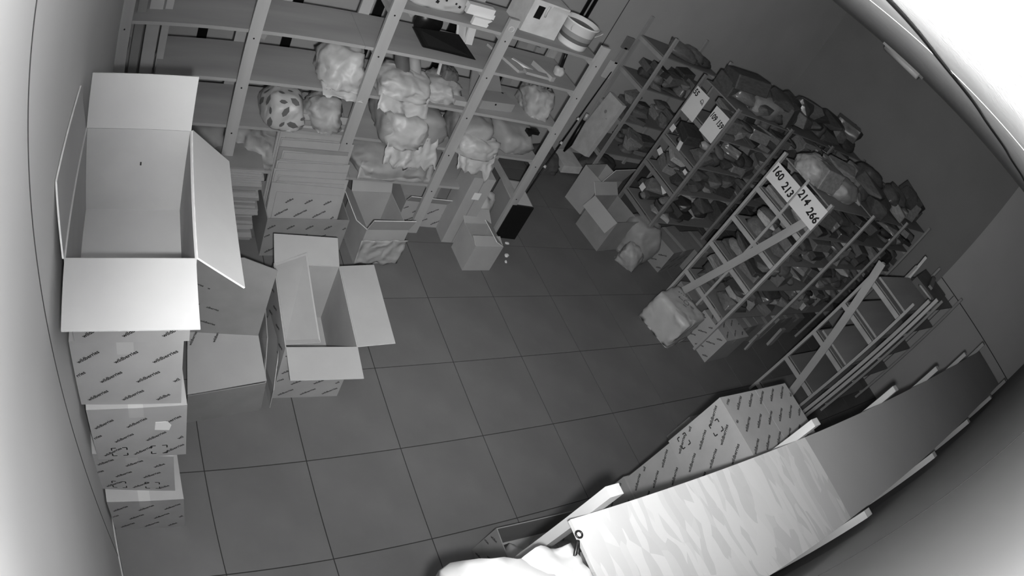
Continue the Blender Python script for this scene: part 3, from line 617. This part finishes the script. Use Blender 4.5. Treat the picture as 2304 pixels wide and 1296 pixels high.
def goods(x, y, z, sx, sy, sz, k, v, label, group, rz=0.0, glossy=False, tilt=0.0, roll=0.0, size=None):
    nm = 'soft_packet' if k < 7 else ('small_parcel' if k < 10 else 'wrapped_roll')
    o = link(nm, goods_mesh(k, v, glossy)); o.location = (x, y, z); o.scale = (sx, sy, sz); o.rotation_euler = (roll, tilt, rz)
    tw = 'black' if v < 0.06 else ('dark' if v < 0.11 else ('grey' if v < 0.24 else 'pale')); fl_ = 'thin ' if sz < 0.07 else ('bulky ' if sz > 0.17 else '')
    kind = ('shiny ' if glossy else '') + fl_ + tw + ' ' + ('soft packet' if k < 7 else ('boxy parcel' if k < 10 else 'wrapped roll'))
    return tag(o, kind + ' ' + label, 'packet' if k < 7 else ('parcel' if k < 10 else 'roll'), group)
BAY = ('near bay', 'middle bay', 'far bay')
def fill(q, xs, y0, y1, z, hmax, label, group, dens=1.0, lo=0.05, hi=0.22):
    for k in range(len(xs) - 1):
        x = xs[k] + 0.05
        while x < xs[k+1] - 0.12:
            w = q.uniform(0.16, 0.30); xc = min(x + w/2, xs[k+1] - w/2 - 0.02)
            for row in range(2):
                if q.random() > dens: continue
                yy = y0 + (y1 - y0) * (0.26 if row == 0 else 0.74); zz = z + 0.0125; left = hmax * q.uniform(0.7, 1.0); n = 0
                while left > 0.05 and n < (3 if row == 0 or k == 0 else 1):
                    kind = q.choice([0, 1, 2, 3, 4, 5, 6, 7, 8, 9, 7, 8, 9, 0, 1, 2, 3, 10]); h = min(left, q.uniform(0.05, 0.14) if row == 0 or k == 0 else left)
                    v = q.choice([lo, lo * 1.5, lo * 2.0, (lo + hi) / 2, hi]) if q.random() < 0.93 else 0.42
                    d = (y1 - y0) * q.uniform(0.36, 0.47)
                    if kind == 10: h = min(h, 0.08); d = min(d, 0.09)
                    goods(xc + q.uniform(-0.02, 0.02), yy + q.uniform(-0.02, 0.02), zz, w * q.uniform(0.8, 0.98), d, h, kind, v, ('in ' + BAY[k] + ' ' if len(xs) > 2 else '') + label, group, q.uniform(-0.45, 0.45), q.random() < 0.3, q.uniform(-0.22, 0.22), q.uniform(-0.22, 0.22))
                    zz += h * 0.95; left -= h; n += 1
            x += w
q = random.Random(77)
XA = (4.36, 5.35, 6.35, 7.35); XB = (4.43, 5.42, 6.45, 7.38)
LN = ('on lowest shelf', 'on second shelf', 'on third shelf', 'on fourth shelf')
for i, z in enumerate(LV):
    hm = (0.30, 0.26, 0.28, 0.28)[i]
    fill(q, XA, 0.58, 1.10, z, hm, LN[i] + ' of rack with square signs', 'goods ' + LN[i] + ' of the square-sign rack', 0.95, 0.05, 0.20)
    fill(q, XB, -0.68, -0.07, z, hm, LN[i] + ' of rack with long signs', 'goods ' + LN[i] + ' of the long-sign rack', 0.92, 0.06, 0.22)
for i, z in enumerate((0.40, 0.85, 1.30)):
    fill(q, (4.5, 5.4), 1.78, 2.22, z, 0.26, LN[i] + ' of rack against back wall', 'goods ' + LN[i] + ' of the back-wall rack', 0.8, 0.08, 0.25)
# heaped on the rack tops
tb_ = boxo
for nm, xs, y0, y1, z, root in (('A', XA, 0.565, 1.12, 1.88, rowA), ('B', XB, -0.70, -0.05, 1.90, rowB)):
    for k in range(3):
        part(MB().box((xs[k] + 0.03, y0 + 0.014, z), (xs[k+1] - 0.03, y1 - 0.014, z + 0.012)), 'shelf_board', M['shelf_dark'], root)
def heap(q, xs, y0, y1, z, label, group, n, tones, hs=(0.10, 0.24)):
    for k in range(n):
        u = (k + 0.5) / n; x = xs[0] + 0.15 + (xs[-1] - xs[0] - 0.25) * u; y = q.uniform(y0 + 0.15, y1 - 0.15)
        kind = q.choice([0, 1, 2, 3, 4, 5, 6, 8]); h = q.uniform(*hs)
        goods(x, y, z, q.uniform(0.22, 0.42), q.uniform(0.24, 0.40), h, kind, q.choice(tones), ('at near end ', 'near the middle ', 'at far end ')[min(2, int(u * 3))] + label, group, q.uniform(-0.6, 0.6), q.random() < 0.25, q.uniform(-0.2, 0.2), q.uniform(-0.2, 0.2))
heap(q, XA, 0.58, 1.12, 1.893, 'heaped on top of rack with square signs', 'goods heaped on the square-sign rack', 20, (0.06, 0.08, 0.1, 0.14, 0.2))
heap(q, XA, 0.62, 1.08, 2.03, 'in upper heap on rack with square signs', 'upper heap on the square-sign rack', 11, (0.05, 0.07, 0.09, 0.12), (0.10, 0.2))
heap(q, XB, -0.68, -0.07, 1.913, 'heaped on top of rack with long signs', 'goods heaped on the long-sign rack', 20, (0.08, 0.1, 0.14, 0.2, 0.26))
heap(q, (5.2, 7.3), -0.6, -0.1, 2.04, 'in upper heap on rack with long signs', 'upper heap on the long-sign rack', 8, (0.06, 0.08, 0.1), (0.10, 0.2))
heap(q, (4.6, 5.4), 1.8, 2.2, 1.733, 'on top of rack against back wall', 'goods on top of the back-wall rack', 3, (0.1, 0.14), (0.08, 0.15))
bag('big pale folded garment bag on rack with square signs', 'bag', (5.05, 0.80, 1.893), (0.75, 0.34, 0.20), 301, tone(0.26), R(8), 'garment_bag', crump=0.07, freq=1.8)
bag('milky crumpled film bag heaped above the 160 213 sign', 'bag', (4.62, -0.25, 1.913), (0.40, 0.36, 0.20), 303, M['film'], 0.2, crump=0.16)
bag('pale folded bag behind the 214 266 sign', 'bag', (4.95, -0.45, 1.913), (0.50, 0.30, 0.16), 305, tone(0.3), 0.1, 'folded_bag', crump=0.08)
# pale slips that catch the light among the dark goods
for i, (x, y, z, w, h, a) in enumerate(((4.335, 1.02, 1.03, 0.07, 0.06, 0.3), (4.335, 0.86, 1.22, 0.05, 0.12, -0.2), (4.335, 0.70, 0.80, 0.10, 0.05, 0.5), (4.335, 0.93, 0.62, 0.07, 0.07, 0.1), (4.335, 1.06, 1.30, 0.06, 0.07, 0.1), (4.335, 0.62, 1.10, 0.05, 0.04, 0.1))):
    o = MB().box((-0.001, -w/2, -h/2), (0.001, w/2, h/2)).build('price_slip', M['paper']); o.location = (x, y, z); o.rotation_euler = (a, 0, 0)
    tag(o, 'pale paper slip hanging among goods below square signs', 'paper', 'paper slips below the square signs')
# boards and case on the empty rack
for i, (z, x0, x1) in enumerate(((1.705, 5.0, 5.9), (1.36, 4.95, 5.9), (0.965, 4.95, 5.9))):
    o = boxo('grey_sheet', (x0, -1.66, z), (x1, -1.27, z + 0.02), M['shelf']); tag(o, ('uppermost', 'middle', 'lowest')[i] + ' of three flat grey panels lying on empty rack', 'panel', 'flat panels on the empty rack')
dc = empty('equipment_case', (6.2, -1.45, 1.705), R(10), 'dark low case with pale handles on far end of empty rack', 'case')
MB().box((-0.30, -0.18, 0), (0.30, 0.18, 0.10)).build('case_body', M['dark_sack'], dc); MB().tube([(-0.30, -0.10, 0.06), (-0.36, -0.08, 0.08), (-0.36, 0.08, 0.08), (-0.30, 0.10, 0.06)], 0.012, 7).build('handle', M['metal'], dc, True)
MB().bar((-0.2, 0.0, 0.12), (0.25, 0.05, 0.12), 0.05, 0.03).build('pale_strap', M['sack'], dc)
o = MB().bar((0, 0, 0), (0.0, 0.02, 0.30), 0.03, 0.03).build('timber_stub', M['pale_wood']); o.location = (5.95, -1.26, 1.70); tag(o, 'short bright timber stub rising behind empty rack', 'timber')

# ================================================================== THINGS BETWEEN THE RACKS
fb = empty('foam_board', (4.36, 1.92, 0.06), 0, 'thick pale foam board leaning on end of slim rack by back wall', 'board')
MB().slab([(-0.07, 0.18, 0.15), (-0.07, -0.16, 0.26), (-0.03, -0.175, 1.0), (-0.03, 0.10, 0.985)], -0.06).build('board_core', M['foam'], fb)
for (y, z, s_) in ((-0.02, 0.80, 0.022), (-0.09, 0.74, 0.016), (0.08, 0.40, 0.024), (-0.06, 0.60, 0.012)):
    MB().tube([(-0.1, y, z), (-0.1035, y, z)], s_, 10).build('fixing_dimple', M['plain_board'], fb)
lb = MB().slab([(-0.13, -0.16, 0.12), (0.12, -0.18, 0.15), (0.13, 0.17, 0.15), (-0.10, 0.15, 0.12)], 0.10).build('foam_offcut', M['foam']); lb.location = (4.20, 1.97, 0.0); tag(lb, 'low pale block under the leaning foam board', 'block')
bag('dark bin bag slumped on floor below foam board', 'bag', (3.85, 1.95, 0.0), (0.46, 0.40, 0.22), 313, M['dark_sack'], 0.1, 'bin_bag', crump=0.1)
bag('second dark bin bag on floor beside slim rack', 'bag', (4.75, 2.0, 0.0), (0.50, 0.40, 0.22), 315, M['dark_sack'], 0.4, 'bin_bag', crump=0.1)
pole = empty('long_pole', (3.22, 1.20, 0), 0, 'long thin black pole leaning from computer case to back wall', 'pole')
MB().tube([(0, 0, 0), (1.12, 1.04, 1.20)], 0.007, 6).build('pole_shaft', M['black'], pole, True)
for t in (0.25, 0.42, 0.6): MB().tube([(1.12*t, 1.04*t, 1.20*t), (1.12*(t+.015), 1.04*(t+.015), 1.20*(t+.015))], 0.016, 8).build('pole_clip', M['white'], pole, True)
bh = empty('umbrella', (4.06, 1.92, 0.24), 0, 'closed black umbrella with pale tip hanging near last rack post', 'umbrella')
MB().tube([(0.0, 0, 0.0), (0.0, -0.02, 0.12), (-0.01, -0.02, 0.46)], [0.012, 0.03, 0.022], 9).build('folded_canopy', M['black'], bh, True)
MB().tube([(-0.01, -0.02, 0.46), (-0.012, -0.02, 0.54)], 0.02, 8).build('pale_handle', M['metal'], bh, True)
tl = empty('wall_tool', (4.30, 2.26, 1.10), 0, 'pale wooden tool hanging on back wall beside slim rack', 'tool')
MB().box((-0.05, -0.03, 0), (0.05, 0, 0.22)).build('tool_blade', M['white'], tl); MB().bar((0.02, -0.015, 0.2), (0.03, -0.015, 0.42), 0.04, 0.03).build('tool_shaft', M['wood'], tl); MB().box((-0.03, -0.03, 0.40), (0.08, 0, 0.55)).build('tool_head', M['shelf_dark'], tl)
for i, (x, w, h, mt) in enumerate(((3.02, 0.10, 1.35, 'shelf'), (3.22, 0.05, 1.25, 'wood'), (3.38, 0.16, 1.05, 'shelf_dark'))):
    o = MB().bar((0, 0, 0), (0.04, 0.22, h), w, 0.03).build('leaning_plank', M[mt]); o.location = (x, 1.98, 0)
    tag(o, ('wide pale', 'narrow pine', 'short dark')[i] + ' plank leaning on back wall right of pine rack', 'plank', 'planks leaning right of the pine rack')
# floor in front of the square-sign rack
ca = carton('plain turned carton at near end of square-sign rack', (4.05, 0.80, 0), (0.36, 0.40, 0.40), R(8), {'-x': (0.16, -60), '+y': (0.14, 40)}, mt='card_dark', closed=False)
carton('pale carton with raised flap behind the plain turned one', (4.14, 1.30, 0), (0.36, 0.28, 0.46), R(12), {'-y': (0.22, 75)}, mt='card', closed=False)
bag('big grey film bag with white sticker on floor by square-sign rack', 'bag', (4.42, 0.62, 0.0), (0.50, 0.46, 0.42), 321, M['sack'], 0.3, 'film_bag', crump=0.09, freq=1.8)
bag('glossy dark bag slumped in front of the big grey film bag', 'bag', (4.22, 0.44, 0.0), (0.26, 0.26, 0.24), 323, M['film'], 0.5, 'film_bag', crump=0.13)
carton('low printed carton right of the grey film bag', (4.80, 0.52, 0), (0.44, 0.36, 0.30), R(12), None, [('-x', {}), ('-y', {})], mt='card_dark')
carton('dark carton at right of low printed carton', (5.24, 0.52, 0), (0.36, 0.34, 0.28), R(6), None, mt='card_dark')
# floor under the long-sign rack
bl = empty('wrapped_bale', (4.17, -0.42, 0), R(14), 'white film-wrapped bale with printing below long-sign rack', 'bale')
bm_ = blob_mesh('bale_body', (0.40, 0.44, 0.36), 331, crump=0.025, sub=4, power=12, planes=0, mt=M['plastic'], freq=2)
link('bale_body', bm_, None, bl)
def flat_marks(strokes, o, ux, uy, w, lift):         # faint printed strokes that cannot be read
    mb = MB(); o, ux, uy = Vector(o), Vector(ux).normalized(), Vector(uy).normalized(); n = ux.cross(uy).normalized()
    if n.z < 0: n = -n
    for (x0, y0, x1, y1) in strokes:
        p, r = o + ux*x0 + uy*y0 + n*lift, o + ux*x1 + uy*y1 + n*lift; e = (r - p).normalized().cross(n) * w
        mb.add([p - e, p + e, r + e, r - e], [(0, 1, 2, 3)])
    return mb
BU, BV = (0.5, -0.86, 0), (0.86, 0.5, 0)
flat_marks([(-0.10 + 0.026*i, 0.085 + 0.006*(i % 2), -0.088 + 0.026*i, 0.10 - 0.005*(i % 3)) for i in range(8)], (0, 0, 0.372), BU, BV, 0.005, 0.004).build('faint_print_line', M['dark_sack'], bl)['kind'] = 'stuff'
flat_marks([(0.03*math.cos(k*0.785), 0.03*math.sin(k*0.785), 0.03*math.cos(k*0.785 + 0.785), 0.03*math.sin(k*0.785 + 0.785)) for k in range(8)], (0, 0, 0.372), BU, BV, 0.004, 0.004).build('printed_emblem_ring', M['dark_sack'], bl)
flat_marks([(-0.09, 0.01, -0.04, 0.0), (-0.09, 0.01, -0.075, 0.03), (0.04, -0.005, 0.09, -0.012), (0.05, -0.02, 0.085, -0.03), (-0.03, -0.055, 0.01, -0.06)], (0, 0, 0.372), BU, BV, 0.005, 0.004).build('faint_print_line', M['dark_sack'], bl)['kind'] = 'stuff'
carton('printed carton standing right of the wrapped bale', (4.64, -0.66, 0), (0.40, 0.38, 0.34), R(4), None, [('-x', {}), ('top', {})], mt='card')
for i, (x, y, h, r) in enumerate(((5.05, -0.52, 0.30, 5), (5.42, -0.50, 0.30, -3), (5.80, -0.48, 0.34, 4), (6.2, -0.45, 0.28, 0))):
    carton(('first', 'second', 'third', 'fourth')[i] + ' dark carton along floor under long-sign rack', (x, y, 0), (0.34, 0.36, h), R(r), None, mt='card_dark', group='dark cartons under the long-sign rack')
plank('grey board standing at edge of first dark carton', (5.25, -0.78, 0.0), (5.25, -0.76, 0.22), 0.05, 0.02, 'shelf', 'offcuts under the long-sign rack')
plank('grey board standing near third dark carton', (5.75, -0.76, 0.0), (5.75, -0.74, 0.26), 0.09, 0.03, 'shelf', 'offcuts under the long-sign rack')
carton('plain carton at foot of ladder end below diagonal brace', (4.62, -0.20, 0), (0.34, 0.24, 0.28), R(-4), None, mt='card_dark')

# ================================================================== NEAR RACK ON THE RIGHT (BELOW THE CAMERA)
EX = (0.80, 1.955, 2.96, 3.90, 4.90, 5.85); EF, EB, EZ = -2.345, -2.752, 1.90
re = empty('strand_board_rack', (EX[0], -2.55, 0), 0, 'near rack topped with pale strand board along front wall', 'shelf rack')
for x in EX:
    part(MB().box((x - 0.025, EF + 0.002, 0), (x + 0.025, EF + 0.035, 2.0)), 'post', M['wood'], re)
    part(MB().box((x - 0.025, EB - 0.035, 0), (x + 0.025, EB - 0.002, 2.0)), 'post', M['wood'], re)
    for z in (1.86, 1.30, 0.70): part(MB().box((x - 0.02, EB, z - 0.045), (x + 0.02, EF, z)), 'crosspiece', M['wood'], re)
part(MB().box((0.70, EB, EZ - 0.014), (1.985, EF, EZ)), 'top_board', M['osb'], re)
part(MB().box((1.987, EB, EZ - 0.016), (5.92, EF, EZ - 0.002)), 'top_board', M['plain_board'], re)
for z in (1.30, 0.70): part(MB().box((0.72, EB, z), (5.9, EF, z + 0.014)), 'shelf_board', M['shelf'], re)
# cartons stacked in front of it
FA = [('-x', dict(rot=R(124), dx=0.105, dy=0.125)), ('top', dict(rot=R(38), dx=0.10, dy=0.115, slant=0.3))]
EM = [((-0.30, 0.10, 0.27), (0,-1,0), (0,0,1), 0.06), ((-0.30, 0.15, 0.06), (0,-1,0), (0,0,1), 0.06)]
for i, (nm, dx, rz) in enumerate((('lowest', 0.02, 0.5), ('second', -0.004, -1.5), ('third', 0.012, 1.5), ('top', -0.004, -0.5))):
    carton(nm + ' printed carton of four stacked before strand-board rack', (2.305 + dx, -2.130, 0.4055 * i), (0.60, 0.345 - 0.004 * (i % 2), 0.4035), R(rz), None, FA, mt='card_dark', marks=EM if i == 3 else (), tape=False, group='printed cartons stacked before the strand-board rack')
carton('small carton behind the printed stack, only a corner showing', (3.60, -1.62, 0), (0.34, 0.26, 0.30), 0, None, mt='card_dark')
tr = carton('open printed carton of plastic rubbish below the near rack', (1.72, -2.14, 0), (0.62, 0.42, 0.35), R(-2), None, [('-x', {})], mt='card_dark', closed=False)
for i in range(7):
    bag('crumpled film scrap inside the rubbish carton', 'rubbish', (1.52 + 0.075 * i, -2.14 + 0.07 * math.sin(i * 2.1), 0.014), (0.20, 0.18, 0.14 + 0.02 * (i % 3)), 340 + i, (M['film'], M['plastic'], M['dark_sack'])[i % 3], i, 'film_scrap', 'film scraps in the rubbish carton', crump=0.2, sub=3)
# white bag and strap on the end of the board
wbg = empty('white_cloth_bag', (0.50, -2.52, 1.55), 0, 'bright white cloth bag slumped at near end of strand board', 'bag')
link('bag_body', blob_mesh('bag_body', (0.38, 0.36, 0.36), 351, crump=0.10, mt=M['cotton'], freq=1.7), None, wbg)
cloth('bag_flap', [(-0.20, 0.115, 0.30), (0.175, 0.12, 0.355), (0.185, -0.06, 0.375), (-0.14, -0.14, 0.34)], 24, 14, 0.02, 33, M['cotton'], wbg, 3.5, ragged=0.1)
stp = empty('black_strap', (0.68, -2.44, 1.62), 0, 'black looped strap with ring hanging at end of strand board', 'strap')
MB().tube([(0.0, 0.03, 0.295), (-0.012, -0.02, 0.25), (-0.03, -0.06, 0.15), (-0.04, -0.08, 0.0)], 0.006, 6).build('strap_band', M['black'], stp, True)
MB().tube([(0.0, 0.03, 0.295), (0.006, -0.02, 0.25), (0.004, -0.06, 0.15), (0.0, -0.08, 0.0)], 0.006, 6).build('strap_band', M['black'], stp, True)
MB().tube([(0.012 + 0.010*math.cos(a*0.5236), 0.045 + 0.010*math.sin(a*0.5236), 0.297) for a in range(13)], 0.003, 6, False).build('strap_ring', M['black'], stp, True)
